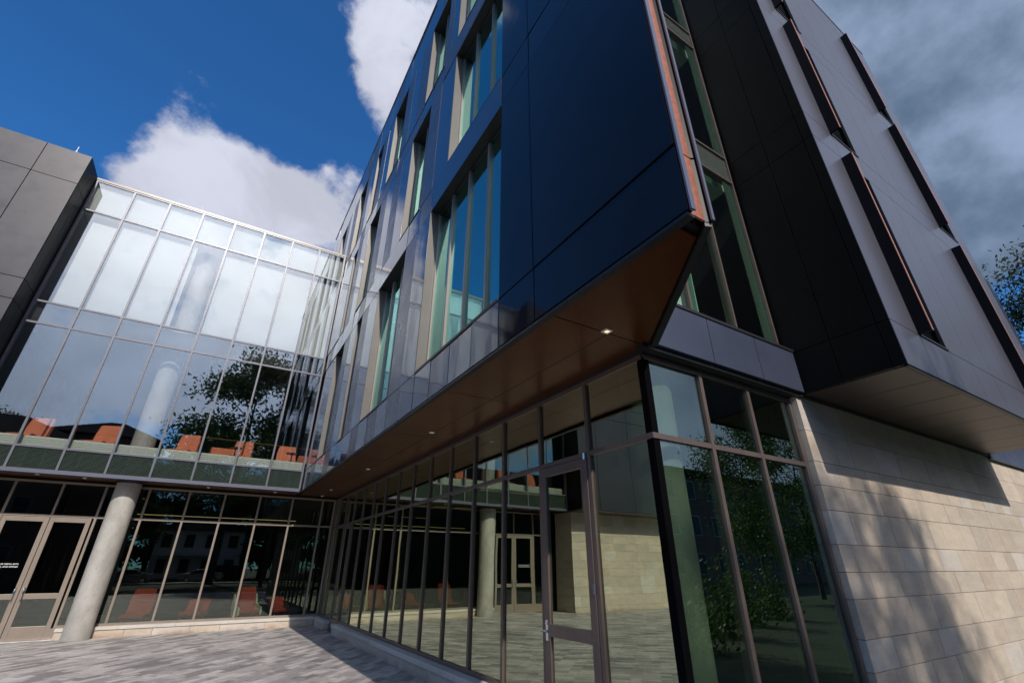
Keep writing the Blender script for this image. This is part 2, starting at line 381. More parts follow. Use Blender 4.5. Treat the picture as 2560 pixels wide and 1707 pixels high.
# --- long wing cladding
wins = [(3.93, 6.60, Z1, (4.60, 5.27, 5.93)), (7.95, 9.85, Z1, (8.60, 9.23)), (11.30, 11.85, Z1, ()), (13.22, 14.43, Z1, (13.85,)),
        (3.95, 5.93, Z2, (4.60, 5.26)), (7.33, 8.57, Z2, (7.95,)), (11.27, 12.45, Z2, (11.86,)), (13.88, 14.41, Z2, ()),
        (4.60, 5.96, Z3, (5.28,)), (6.66, 7.90, Z3, (7.28,)), (9.93, 11.17, Z3, (10.55,)), (12.50, 13.20, Z3, ()), (14.44, 15.60, Z3, (15.0,)), (17.7, 18.75, Z3, (18.2,))]
ylines = [1.38, 3.21, 3.93, 4.60, 5.26, 5.92, 6.58, 7.25, 7.92, 8.55, 9.20, 9.86, 10.5, 11.2, 11.86, 12.5, 13.2, 13.85, 14.43, 15.1, 15.6, 16.24, 16.9, 17.7, 18.75, 19.4, 20.1, 21.2]
fac = MB(); G_ = .0095; TH = .05
def pan(y0, y1, z0, z1, mi):
    i = len(fac.v); fac.box(XL, XL+TH, y0+G_, y1-G_, z0+G_, z1-G_, mi)
    e = [rng.uniform(-.0035, .0035)*(y1-y0)/.66 for _ in range(3)]          # sheets never hang perfectly flat
    for k, d_ in ((0, e[0]), (3, e[1]), (4, e[2]), (7, e[1]+e[2]-e[0])): x, y, z = fac.v[i+k]; fac.v[i+k] = (x+d_, y, z)
bands = [(3.75, 4.37), (7.73, 8.37), (11.65, 12.27), (15.5, ZT)]
for bi, (z0, z1) in enumerate(bands):
    ys = [y for y in ylines if not (bi > 0 and y in (4.60, 5.26, 5.92, 9.2, 8.55))] if bi else ylines
    for a, b in zip(ys, ys[1:]):
        k = 0 if a < 3.9 else (1 if rng.random() < .55 else 2)
        if bi == 0: k = 0 if a < 3.9 else (2 if round(a, 2) in (7.25, 8.55, 9.86, 12.5, 14.43) else 1)
        pan(a, b, z0, z1, k)
for (z0, z1) in (Z1, Z2, Z3):
    ws = sorted((a, b) for a, b, zz, _ in wins if zz == (z0, z1))
    cur = 1.38
    for a, b in ws+[(21.2, 21.2)]:
        if a > cur+.02:
            if cur == 1.38: pan(1.38, 3.21, z0, z1, 0); pan(3.21, a, z0, z1, 0)
            elif a < 21:
                wdt = min(.66, (a-cur)*.5); segs = []
                e = a; segs.append((e-wdt, e, 2)); e -= wdt       # satin strip on the near side of the next opening
                k = 1
                while e-cur > .9: segs.append((e-.66, e, k)); e -= .66; k = 3-k
                segs.append((cur, e, k))
                for s0, s1, k in segs: pan(s0, s1, z0, z1, k)
            else: pan(cur, a, z0, z1, 1)
        cur = b
fac.build('wing_cladding', ['gloss', 'gloss2', 'satin'], BL, label='glossy dark blue metal panels of the long upper wing')
# backing with openings
bk = MB(); bx0, bx1 = XL+TH+.001, XL+.10
for (z0, z1) in bands: bk.box(bx0, bx1, 1.42, 21.2, z0+.002, z1-.002)
for (z0, z1) in (Z1, Z2, Z3):
    cur = 1.42
    for a, b in sorted((a, b) for a, b, zz, _ in wins if zz == (z0, z1))+[(21.2, 21.2)]:
        if a > cur: bk.box(bx0, bx1, cur, a, z0-.002, z1+.002)
        cur = b
bk.box(XL+.10, XL+.16, 2.6, 21.2, ZS+.06, ZS+.3)
bk.build('wing_backing', 'gap', BL)
# windows of the wing
for a, b, (z0, z1), mul in wins:
    fr = MB(); xg = XL+DG
    # reveals (jambs, head) and frame
    fr.box(XL+.004, xg+.05, b-.002, b+.03, z0, z1, 0); fr.box(XL+.03, xg+.05, a-.03, a+.002, z0, z1, 1); fr.box(XL+.004, xg+.05, a, b-.002, z1-.002, z1+.02, 1)
    f = .045
    fr.box(xg-.02, xg+.05, a+.002, a+f, z0+.03, z1-.002, 0); fr.box(xg-.02, xg+.05, b-.002-f, b-.002, z0+.03, z1-.002, 2)
    fr.box(xg-.02, xg+.05, a+f, b-f-.002, z0+.03, z0+.03+f, 0); fr.box(xg-.02, xg+.05, a+f, b-f-.002, z1-f-.002, z1-.002, 1)
    for y in mul: fr.box(xg-.03, xg+.05, y-.025, y+.025, z0+.03+f, z1-f-.002, 2)
    wo_ = fr.build('window', ['sage', 'trim', 'winframe'], BL)
    sl = MB(); sl.box(XL-.012, xg+.05, a+.002, b-.002, z0-.01, z0+.028); sl.build('sill', 'trim', wo_)
    ys = [a+f, *mul, b-f-.002]
    for p, q in zip(ys, ys[1:]):
        gm = MB(); gm.box(xg+.01, xg+.018, p, q, z0+.07, z1-.04); gm.build('pane', 'glassW', wo_)
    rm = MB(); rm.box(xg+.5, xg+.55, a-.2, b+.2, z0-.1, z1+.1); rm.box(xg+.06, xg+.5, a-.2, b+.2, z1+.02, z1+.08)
    rm.build('room_backing', 'wallin' if z0 < 5 else 'dark', wo_)  # plain back sheet and top strip closing the view behind the panes
# wing roof coping, far end, top and hidden rear walls
q = MB(); q.box(XL-.02, XL+.5, 1.38, 21.2, ZT, ZT+.05); q.build('wing_coping', 'edge', BL)
q = MB(); q.box(XL+.16, 14, 21.2-.1, 21.2, 0, ZT); q.box(13.9, 14, 3.2, 21.1, 0, ZT); q.box(2.31, 2.40, 21.2, 26, 3.9, 12.6); q.box(-5.70, -5.585, 17.38, 26, 0, 12.6); q.box(XL+.16, 13.9, 3.3, 21.1, ZT-.3, ZT-.2); q.build('rear_wall', 'charcoal', BL)
# blade end: diagonal return, copper infill
dg = MB()
tip = Vector((2.50, 1.385)); bas = Vector((3.66, 2.94)); d = (bas-tip).normalized(); nrm = Vector((d.y, -d.x))
i1 = tip - nrm*.05; i2 = bas - nrm*.05
dz = [3.75, 6.0, 8.05, 10.3, 12.3, 14.6, ZT]
for z0, z1 in ((3.75, 4.37), (4.37, 8.05), (8.05, 11.9), (11.9, 15.5), (15.5, ZT)):
    dg.prism([(i1.x, i1.y), (tip.x, tip.y), (bas.x, bas.y), (i2.x, i2.y)], z0+G_, z1-G_)
dg.build('blade_return', 'black', BL, label='black diagonal return at the tip of the wing')
q = MB(); q.box(2.478, 2.505, 1.366, 1.380, 3.75+G_, ZT); q.build('blade_edge', 'edge', BL)
q = MB(); q.box(2.252, 2.298, 1.362, 1.376, 3.75, ZT); q.build('blade_edge', 'edge', BL)
cp = MB()
for z0, z1 in ((3.76, 4.37), (4.37, 8.05), (8.05, 11.9), (11.9, ZT)): cp.box(2.302, 2.455, 1.412, 1.43, z0+.008, z1-.008)
cp.build('copper_strip', 'copper', BL, label='pinkish copper strip closing the tip of the wing')
q = MB(); q.box(2.302, 2.455, 1.435, 1.45, 3.76, ZT); q.build('strip_backing', 'gap', BL)
# wing soffit with its trims and joints
def soffit_panels(polys, z, mats, name, parent, th=.03, label=None):
    s = MB()
    for p in polys: s.prism(p, z, z+th)
    return s.build(name, mats, parent, label=label)
yj = [3.05+1.22*k for k in range(12)]
polys = [[(2.33, 1.56), (2.55, 1.56), (3.62, 3.04), (2.33, 3.04)]]
prev = 3.05
for y in [5.49, 7.93, 10.37, 12.81, 15.25, 17.5]:
    polys += [[(2.33, prev+.005), (3.05, prev+.005), (3.05, y-.005), (2.33, y-.005)], [(3.06, prev+.005), (XG+.09, prev+.005), (XG+.09, y-.005), (3.06, y-.005)]]; prev = y
soffit_panels(polys, ZS+.012, 'soffit', 'wing_soffit', BL, label='copper brown underside of the overhanging wing')
q = MB(); q.prism([(2.32, 1.5), (2.6, 1.5), (3.75, 3.0), (3.75, 17.6), (2.32, 17.6)], ZS+.05, ZS+.09)
q.box(XL+.004, XL+.075, 1.40, YB, ZS-.028, ZS-.001)
q.prism([(i1.x-.01, i1.y), (tip.x-.006, tip.y+.01), (bas.x-.01, bas.y), (i2.x-.03, i2.y)], ZS-.03, ZS-.001)
q.build('soffit_trim', 'trim', BL)
# downlights
def downlight(x, y, big=False, z=ZS):
    r = .024 if big else .02; b = MB(); seg = 20
    b.box(x-r-.02, x+r+.02, y-r-.02, y-r, z+.001, z+.012); b.box(x-r-.02, x+r+.02, y+r, y+r+.02, z+.001, z+.012); b.box(x-r-.02, x-r, y-r, y+r, z+.001, z+.012); b.box(x+r, x+r+.02, y-r, y+r, z+.001, z+.012)
    o = b.build('downlight', 'white', BL)
    l = MB(); l.box(x-r, x+r, y-r, y+r, z+.006, z+.011); l.build('lens', 'lamp' if big else 'lampdim', o)
for i, (x, y) in enumerate([(3.0, 3.01), (3.02, 7.59), (3.02, 11.57), (3.0, 15.5), (3.05, 17.1), (-4.04, 16.76), (-3.11, 16.87), (-.24, 17.0), (1.6, 17.0)]): downlight(x, y, i == 0)

# --- ground storefronts
def frame_grid(name, ax, pos, us, vs, wdt, dep, mat_, glass_, parent, skip=(), label=None, gdep=.03, nof=0):
    """grid of mullions at us (horizontal positions) and transoms at vs; ax='x' plane x=pos (u is y), ax='y' plane y=pos (u is x)"""
    s = MB()
    def bx(u0, u1, v0, v1, d0, d1, b=s):
        if ax == 'x': b.box(pos+d0, pos+d1, u0, u1, v0, v1)
        else: b.box(u0, u1, pos+d0, pos+d1, v0, v1)
    h = wdt/2
    for u in us[nof:]: bx(u-h, u+h, vs[0], vs[-1], 0, dep)
    for v in vs:
        for u0, u1 in zip(us, us[1:]):
            j = vs.index(v)
            mid = (u0+u1)/2
            if any(k[0] <= mid <= k[1] and v in k[2] for k in skip): continue
            v0, v1 = (v, v+wdt) if j == 0 else ((v-wdt, v) if j == len(vs)-1 else (v-h, v+h))
            bx(u0+h, u1-h, v0, v1, .003, dep-.003)
    o = s.build(name, mat_, parent, label=label)
    for u0, u1 in zip(us, us[1:]):
        for j, (v0, v1) in enumerate(zip(vs, vs[1:])):
            mid = (u0+u1)/2
            if any(k[0] <= mid <= k[1] and j in k[3] for k in skip if len(k) > 3): continue
            gm = MB()
            gmat = glass_(j) if callable(glass_) else glass_
            bx(u0+h*.6, u1-h*.6, v0+h*.6, v1-h*.6, gdep, gdep+.008, gm); gm.build('pane', gmat, o)
    return o
def store_door(ax, pos, u0, u1, z1, handle_u, mat_='frame', gm_='glassL', z0=.012, kind='lever', pos_off=-.012, leaf=False):
    """one glazed door leaf u0..u1 (u0<u1), rails; handle on side handle_u"""
    s = MB(); st = .10; d0, d1 = pos_off, .045
    def bx(a0, a1, v0, v1, e0, e1, b=s, mi=0):
        if ax == 'x': b.box(pos+e0, pos+e1, a0, a1, v0, v1, mi)
        else: b.box(a0, a1, pos+e0, pos+e1, v0, v1, mi)
    bx(u0, u0+st, z0, z1, d0, d1); bx(u1-st, u1, z0, z1, d0, d1)
    bx(u0+st, u1-st, z1-.11, z1, d0, d1); bx(u0+st, u1-st, .90, 1.02, d0+.001, d1-.001); bx(u0+st, u1-st, z0, .31, d0, d1)
    o = s.build('door', mat_, BL, bevel=.004)
    for v0, v1 in ((.31, .90), (1.02, z1-.11)):
        gm = MB(); bx(u0+st-.005, u1-st+.005, v0-.005, v1+.005, .012, .02, gm); gm.build('door_glass', gm_, o)
    h = MB()
    hu = handle_u; e = pos+d0
    def P(u, dd, v): return (e-dd, u, v) if ax == 'x' else (u, e-dd, v)
    if kind == 'pull':
        pts = [P(hu, 0, .88), P(hu, .05, .885), P(hu, .068, .91), P(hu, .068, 1.02), P(hu, .068, 1.12), P(hu, .05, 1.145), P(hu, 0, 1.15)]
        h.tube(pts, .013, 10)
    else:
        bx(hu-.022, hu+.022, .86, 1.06, d0-.012, d0-.001, h)
        h.tube([P(hu, .01, .955), P(hu, .055, .955), P(hu+(.0), .06, .955)], .011, 8)
        h.tube([P(hu+.045, .06, .955), P(hu-.075, .06, .955)], .012, 8)
        h.tube([P(hu, .012, 1.03), P(hu, .022, 1.03)], .016, 12)
    h.build('handle', 'chrome', o, smooth=kind == 'pull')
    return o
us = [3.122, 4.12, 5.11]+[6.08+.965*k for k in range(9)]+[14.78, 15.74, 16.70, 17.34]
lvs = [.25, 2.80, 3.70]
Lg = frame_grid('storefront', 'x', XG, us, lvs, .055, .12, 'frame', 'glassL', BL, nof=1,
    skip=[(3.1, 4.12, (.25,)), (4.12, 5.11, (.25,), (0,)), (14.78, 15.74, (.25,), (0,))], label='bronze framed ground floor glazing under the long wing')
q = MB(); q.box(XG+.003, XG+.117, 3.18, 4.09, .02, .09); q.box(XG+.003, XG+.117, 4.147, 5.083, .0, .012)
q.box(XG+.002, XG+.118, 4.09, 4.15, 0, .25); q.box(XG+.002, XG+.118, 5.08, 5.14, 0, .25); q.box(XG+.001, XG+.119, 3.12, 3.18, 0, .25); q.build('threshold', 'frame', Lg)
q = MB(); q.box(XG+.03, XG+.038, 3.17, 4.1, .08, .26); q.build('pane', 'glassL', Lg)
d1_ = store_door('x', XG, 4.155, 5.075, 2.765, 5.02)
hg = MB()
hg.box(XG-.026, XG-.013, 4.16, 4.185, 1.35, 1.395); hg.box(XG-.026, XG-.013, 4.155, 4.185, 1.40, 1.445); hg.build('hinge', 'edge', d1_)
q = MB(); q.tube([(XG-.02, 4.18, 2.74), (XG-.02, 4.18, 2.81)], .014, 10); q.build('pivot', 'chrome', d1_)
store_door('x', XG, 14.81, 15.71, 2.765, 14.88)
q = MB(); q.box(XG-.05, XG+.1, 14.80, 15.72, 0, .012); q.build('threshold', 'frame', Lg)
# dark head filler
q = MB(); q.box(XG+.01, XG+.11, 3.2, 17.3, 3.702, ZS+.04); q.build('head_filler', 'trim', BL)
# corner storefront, right side
Rg = frame_grid('corner_storefront', 'y', 3.12, [3.60, 4.55, 5.47, 6.43], [.03, 2.80, 3.70], .055, .12, 'frame', 'glassR', BL, nof=1, label='bronze framed glazing turning the near corner')
q = MB(); q.box(XG+.012, XG+.10, 3.130, 3.22, 0, 2.77); q.box(XG+.012, XG+.10, 3.130, 3.22, 2.83, 3.66); q.build('corner_post', 'gap', Rg)
q = MB(); q.box(XG-.001, XG+.12, 3.119, 3.20, 2.771, 2.829); q.build('corner_transom', 'frame', Rg)
q = MB(); q.box(3.5, 6.5, 3.0, 3.11, 3.712, 3.76); q.box(3.6, 6.5, 3.11, 3.3, 3.702, 3.76); q.build('head_filler', 'trim', BL)

# --- stone bases
def stones(s, ax, pos, u0, u1, courses, depth, seed, wr=(.45, .95), z0=0., joint=.0055, dirn=1):
    """coursed stone slabs on plane; thickness goes to +dirn"""
    r = random.Random(seed); z = z0
    for h in courses:
        u = u0
        first = True
        while u < u1-.001:
            L = r.uniform(*wr)*(.5 if first and r.random() < .5 else 1); first = False
            e = min(u+L, u1)
            if u1-e < .2: e = u1
            t = r.random(); v = r.uniform(.95, 1.045)
            base = (.46, .385, .315) if t < .55 else ((.415, .355, .30) if t < .78 else ((.47, .42, .375) if t < .9 else (.42, .345, .28)))
            c = tuple(x*v for x in base)
            o = r.uniform(-.0015, .0015)
            if ax == 'y': s.box(u+joint/2, e-joint/2, pos+o, pos+depth, z+joint/2, z+h-joint/2, 0, c)
            else: s.box(pos+o, pos+depth*dirn, u+joint/2, e-joint/2, z+joint/2, z+h-joint/2, 0, c)
            u = e
        z += h
CO = [.20, .38, .30, .39, .28, .30, .39, .30, .30, .41, .47]
s = MB(); stones(s, 'y', 3.04, 6.47, 24.0, CO, .12, 5, (.42, .78))
s.build('stone_wall', 'stone', BL, bevel=.002, label='pale limestone ashlar wall under the projecting bay')
s = MB(); s.box(6.49, 24, 3.165, 3.4, 0, 3.72); s.build('wall_core', 'gap', BL)
# low plinth along the wing and the link
s = MB(); s2 = MB(); stones(s2, 'x', 3.46, 5.14, 14.76, [.17], .13, 11, (.5, 1.3)); stones(s, 'x', 3.46, 15.76, 17.2, [.17], .13, 12, (.5, 1.3))
stones(s, 'y', 17.22, -2.60, 3.455, [.17], .14, 13, (.5, 1.3))
def cap(b, x0, x1, y0, y1, z0, z1, n, ax, seed):
    r = random.Random(seed)
    for k in range(n):
        v = r.uniform(.92, 1.1); c = (.47*v, .43*v, .39*v)
        if ax == 'x': b.box(x0, x1, y0+(y1-y0)*k/n+.002, y0+(y1-y0)*(k+1)/n-.002, z0, z1, 0, c)
        else: b.box(x0+(x1-x0)*k/n+.002, x0+(x1-x0)*(k+1)/n-.002, y0, y1, z0, z1, 0, c)
cap(s2, 3.435, 3.64, 5.13, 14.77, .172, .248, 8, 'x', 3); cap(s, 3.435, 3.64, 15.75, 17.19, .172, .248, 1, 'x', 4); cap(s, -2.61, 3.64, 17.195, 17.41, .172, .248, 5, 'y', 5)
s.build('stone_plinth', 'stone', BL, bevel=.004, label='low stained limestone plinth under the link glazing')
s2.build('stone_plinth', 'stone', BL, bevel=.004, label='low limestone plinth under the wing glazing')

# --- link: ground floor behind the column
bu = [-5.55, -4.53, -2.65, -1.66, -.67, .27, 1.25, 2.22, 3.17, 3.56]
Bg = frame_grid('link_storefront', 'y', YG, bu, [.25, 2.83, 3.70], .055, .12, 'frameG', 'glassG', BL,
    skip=[(-4.53, -2.65, (.25,), (0, 1))], label='taupe framed ground floor glazing behind the column')
q = MB(); q.box(-3.595, -3.545, YG+.002, YG+.115, 2.86, 3.645); q.build('transom_post', 'frameG', Bg)
for a, b in ((-4.5, -3.6), (-3.54, -2.68)):
    q = MB(); q.box(a, b, YG+.03, YG+.038, 2.85, 3.66); q.build('pane', 'glassG', Bg)
q = MB(); q.box(-5.55, -4.5, YG+.003, YG+.117, .02, .25); q.build('kick_panel', 'frameG', Bg)
q = MB(); q.box(-2.72, -2.6, YG-.02, YG+.118, 0, .25); q.build('jamb_foot', 'frameG', Bg)
dl = store_door('y', YG, -4.49, -3.578, 2.79, -3.66, 'frameG', 'glassG', kind='pull', z0=.02)
dr = store_door('y', YG, -3.566, -2.72, 2.79, -3.49, 'frameG', 'glassG', kind='pull', z0=.02)
q = MB(); q.box(-2.70, -2.685, YG-.03, YG-.013, 1.38, 1.46); q.build('key_switch', 'trim', dr)
q = MB(); q.box(-4.55, -2.6, YG-.10, YG+.1, .004, .018); q.build('threshold', 'chrome', Bg)
def lettering(txt, x, z, size):
    cu = bpy.data.curves.new('lettering', 'FONT'); cu.body = txt; cu.size = size; cu.align_x = 'RIGHT'; cu.extrude = .0004; cu.offset = 0
    o = bpy.data.objects.new('lettering', cu); col.objects.link(o)
    me = bpy.data.meshes.new_from_object(o); bpy.data.objects.remove(o)
    for v in me.vertices: x_, y_, z_ = v.co; v.co = (x+x_, YG+.0105-z_, z+y_)
    me.materials.clear(); me.materials.append(M['letter'])
    o = bpy.data.objects.new('lettering', me); col.objects.link(o); o.parent = dl
lettering('CENTER FOR MEDIA ARTS,', -3.80, 1.665, .047); lettering('COMPUTING, AND DESIGN', -3.80, 1.605, .047)
# column
def ring(x, y, r, z0, z1, seg=48):
    b = MB(); pts = [(x+r*math.cos(2*math.pi*i/seg), y+r*math.sin(2*math.pi*i/seg)) for i in range(seg)]; b.prism(pts, z0, z1); return b
def colm(x, y, z0, z1, name='column', label=None, r=.29):
    b = MB(); zs_ = [z0, z0+.01]+[z0+(z1-z0)*k/6 for k in range(1, 6)]+[z1-.01, z1]; seg = 56
    b.tube([(x, y, z) for z in zs_], r, seg); return b.build(name, 'concrete', BL, smooth=False, label=label)
cm = colm(-2.13, 17.02, 0, ZS+.02, label='round cast concrete column beside the double door')
for p in cm.data.polygons: p.use_smooth = len(p.vertices) == 4
rb = MB(); rb.tube([(-2.13, 17.02, ZS-.045), (-2.13, 17.02, ZS+.01)], .294, 56); rb.build('column_cap', 'navy', cm)
for z0, z1 in ((4.37, 7.66), (8.28, 11.58)):
    c2 = colm(-2.16, 17.1, z0, z1, label='upper length of the round column seen through the link glass')
    for p in c2.data.polygons: p.use_smooth = len(p.vertices) == 4
c3 = colm(4.10, 3.58, 0, 3.7, label='round column standing inside the near glazed corner')
for p in c3.data.polygons: p.use_smooth = len(p.vertices) == 4
# link soffit and upper glazing
so = []; px = -5.6
for x in (-3.2, -.8, 1.6, 2.31):
    so.append([(px+.004, YB+.07), (x-.004, YB+.07), (x-.004, YG+.09), (px+.004, YG+.09)]); px = x
soffit_panels(so, ZS+.012, 'soffit', 'link_soffit', BL)
q = MB(); q.box(-5.6, 2.2, YB-.012, YB+.06, ZS-.02, ZS+.03); q.build('link_edge', 'edge', BL)
q = MB(); q.box(-5.6, 2.3, YB+.06, YG+.1, ZS+.05, ZS+.1); q.build('link_soffit_backing', 'gap', BL)
gx = [-5.56]+[-4.58+.97*k for k in range(7)]+[2.19]
BV = [3.78, 4.37, 7.64, 8.29, 11.58, 12.75]
cw = frame_grid('curtain_wall', 'y', YB, gx, BV, .05, .14, 'frameB', lambda j: 'frit' if j == 0 else 'glassB', BL, label='two storey glazed link above the entrance', gdep=.025)
q = MB(); q.box(-5.6, 2.22, YB-.012, YB+.5, 12.752, 12.83); q.build('link_coping', 'sage', BL)
# spandrel liners, slabs and shades
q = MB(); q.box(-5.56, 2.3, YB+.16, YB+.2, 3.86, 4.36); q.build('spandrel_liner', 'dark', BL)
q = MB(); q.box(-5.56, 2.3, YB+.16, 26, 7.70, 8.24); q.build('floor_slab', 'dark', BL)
q = MB(); q.box(-5.56, 2.3, YB+.16, YB+.19, 11.62, 12.70); q.build('parapet_liner', 'shade', BL)
q = MB(); q.box(-5.56, 2.3, YB+.20, 26, 3.90, 4.36); q.build('floor_slab', 'floor', BL)
q = MB(); q.box(-5.56, 2.3, YB+.19, 26, 12.5, 12.7); q.build('roof_slab', 'white', BL)
q = MB(); q.box(-5.56, 2.3, YB+.19, 26, 11.6, 11.7); q.build('ceiling', 'white', BL)
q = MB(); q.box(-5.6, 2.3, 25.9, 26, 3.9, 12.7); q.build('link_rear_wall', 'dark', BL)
q = MB()
for k in range(5): q.box(-5.5, 2.22, YB+.20, YB+.46, 4.372+.056*k, 4.372+.056*k+.044)
q.box(-5.5, 2.22, YB+.22, YB+.44, 4.37, 4.66); q.build('convector', 'ledge', BL, label='pale slatted convector casing along the foot of the link glass')
for i, (a, b) in enumerate(zip(gx, gx[1:])):
    if i == 3: 
        q = MB(); q.box(a+.04, a+.16, YB+.2, YB+.206, 8.33, 11.52); q.build('shade', 'shade', cw); continue
    if i == 0: 
        q = MB(); q.box(a+.3, b-.03, YB+.2, YB+.206, 8.36, 11.30); q.build('shade', 'shade', cw); continue
    q = MB(); q.box(a+.035, b-.035, YB+.2, YB+.206, 8.33, 11.46); q.tube([(a+.035, YB+.203, 8.34), (b-.035, YB+.203, 8.34)], .012, 6); q.build('shade', 'shade', cw)
q = MB(); q.tube([(-2.0, 19.2, 5.70), (2.2, 19.2, 5.70)], .022, 8); q.tube([(-2.0, 19.2, 5.70), (-1.9, 19.2, 4.95), (-1.75, 19.2, 4.4)], .022, 8); q.build('handrail', 'yellow', BL)
for x, n in ((-1.2, 6), (1.7, 3)):
    pass
# lightning rods on roof
for x, y, z in ((-6.0, 15.34, 12.85), (-2.76, YB+.1, 12.83), (-.5, YB+.1, 12.83)):
    q = MB(); q.tube([(x, y, z), (x, y, z+.22)], .010, 8); q.tube([(x, y, z), (x, y, z+.05)], .02, 8); q.build('roof_rod', 'white', BL)

# --- left block
YL = 15.30; lx = [-5.6, -6.63, -8.6, -10.6, -12.6, -14.6, -16.6, -18.6, -20.6]
lb = MB()
for z0, z1 in ((3.75, 7.79), (7.79, 8.41), (8.41, 11.74), (11.74, 12.84)):
    for a, b in zip(lx, lx[1:]): lb.box(b+G_, a-G_, YL, YL+.05, z0+G_, z1-G_, 0)
for z0, z1 in ((3.75, 7.79), (7.79, 8.41), (8.41, 11.74), (11.74, 12.84)):
    lb.box(-5.65, -5.6, YL+.056, YL+.5, z0+G_, z1-G_, 1); lb.box(-5.65, -5.6, YL+.51, YB+.2, z0+G_, z1-G_, 1)
lb.build('left_block_cladding', ['charcoal', 'black'], BL, label='charcoal metal panels of the block left of the glazed link')
q = MB(); q.box(-20.6, -5.66, YL+.051, YL+.3, 3.76, 12.8); q.box(-5.75, -5.652, YL+.3, 26, 3.76, 12.8); q.build('left_block_core', 'gap', BL)
q = MB(); q.box(-20.6, -5.6, YL, YG, 3.70, 3.74); q.build('left_block_soffit', 'baysoffit', BL)
s = MB(); stones(s, 'y', 16.25, -20.6, -5.72, CO, .12, 21, (.5, 1.0)); stones(s, 'x', -5.72, 16.38, 17.34, CO, -.1, 22, (.4, .9), dirn=1)
s.build('stone_wall', 'stone', BL, label='limestone wall left of the entrance doors')
q = MB(); q.box(-20.5, -5.86, 16.38, 17.3, 0, 3.69); q.build('wall_core', 'gap', BL)
# --- spandrel and slot window by the near corner
q = MB()
for a, b in ((3.67, 4.645), (4.645, 5.62), (5.62, 6.56)): q.box(a+.005, b-.005, 2.95, 2.99, 3.76, 4.36)
q.build('corner_spandrel', 'navy', BL, label='blue grey metal spandrel between corner glazing and slot window')
q = MB(); q.box(3.66, 6.56, 2.935, 3.15, 4.362, 4.40); q.box(3.66, 6.56, 2.995, 3.4, 3.77, 4.35); q.build('slot_sill', 'trim', BL)
sv = [4.40, 7.70, 8.30, 11.58, 12.12, 15.4, 16.8]
slot = frame_grid('slot_window', 'y', 3.08, [3.72, 4.60, 5.52, 6.50], sv, .035, .12, 'frame', lambda j: 'frit' if j in (1, 3) else 'glassS', BL, label='tall slot window with dark green glass between wing tip and bay')
q = MB(); q.box(6.24, 6.45, 3.12, 3.126, 4.44, 16.7); q.build('fritted_strip', 'frit', slot)
q = MB(); q.box(3.7, 6.6, 4.3, 4.35, 4.4, 7.7); q.box(4.2, 4.35, 3.3, 4.3, 4.4, 16.8); q.box(3.7, 6.6, 4.8, 4.85, 8.3, 16.8); q.build('inner_wall', 'white', BL)
q = MB(); q.box(3.7, 6.6, 3.3, 4.9, 7.72, 8.25); q.box(3.7, 6.6, 3.3, 4.9, 11.6, 12.1); q.box(3.7, 6.6, 3.3, 4.9, 4.2, 4.34); q.build('floor_slab', 'wallin', BL)
# --- projecting bay
XB, YF, XE, ZBT = 6.57, 1.756, 13.72, 15.7
zb = [3.75, 4.36, 7.62, 8.17, 11.27, 11.85, 14.95, ZBT]
bay = MB()
# west side (black return)
yw = [1.76, 1.90, 2.46, 3.10]
for z0, z1 in zip(zb, zb[1:]):
    for a, b in zip(yw, yw[1:]): bay.box(XB, XB+.04, a+.004, b-.004, z0+.004, z1-.004, 1)
bwx = [(7.45, 8.37), (11.95, 12.93)]
cols_all = [6.57, 7.45, 8.37, 9.25, 10.15, 11.05, 11.95, 12.93, 13.72]
for j, (z0, z1) in enumerate(zip(zb, zb[1:])):
    isw = j in (1, 3, 5)
    for a, b in zip(cols_all, cols_all[1:]):
        if isw and (a, b) in bwx: continue
        bay.box(a+.003, b-.003, YF, YF+.04, z0+.005, z1-.005, 0)
for z0, z1 in zip(zb, zb[1:]): bay.box(XE-.04, XE, YF+.045, 3.1, z0+.005, z1-.005, 0)
bo = bay.build('bay_cladding', ['bay', 'black'], BL, label='grey metal projecting bay over the limestone wall')
q = MB()
for j, (z0, z1) in enumerate(zip(zb, zb[1:])):
    for a, b in zip(cols_all, cols_all[1:]):
        if j in (1, 3, 5) and (a, b) in bwx: continue
        q.box(max(a, XB+.06)-.01, min(b, XE-.06)+.01, YF+.041, YF+.09+.002*(j % 2), z0-.002, z1+.002)
q.box(XB+.041, XB+.08, YF+.1, 3.09, 3.8, ZBT-.05); q.box(XE-.09, XE-.045, YF+.1, 3.09, 3.8, ZBT-.05)
q.build('bay_backing', 'gap', bo)
q = MB(); q.box(XB-.01, XE+.01, YF-.012, 3.2, ZBT+.001, ZBT+.05); q.build('bay_coping', 'edge', bo)
q = MB(); q.box(XB+.1, XE, 3.2, 3.3, 3.75, ZBT); q.build('bay_rear', 'gap', bo)
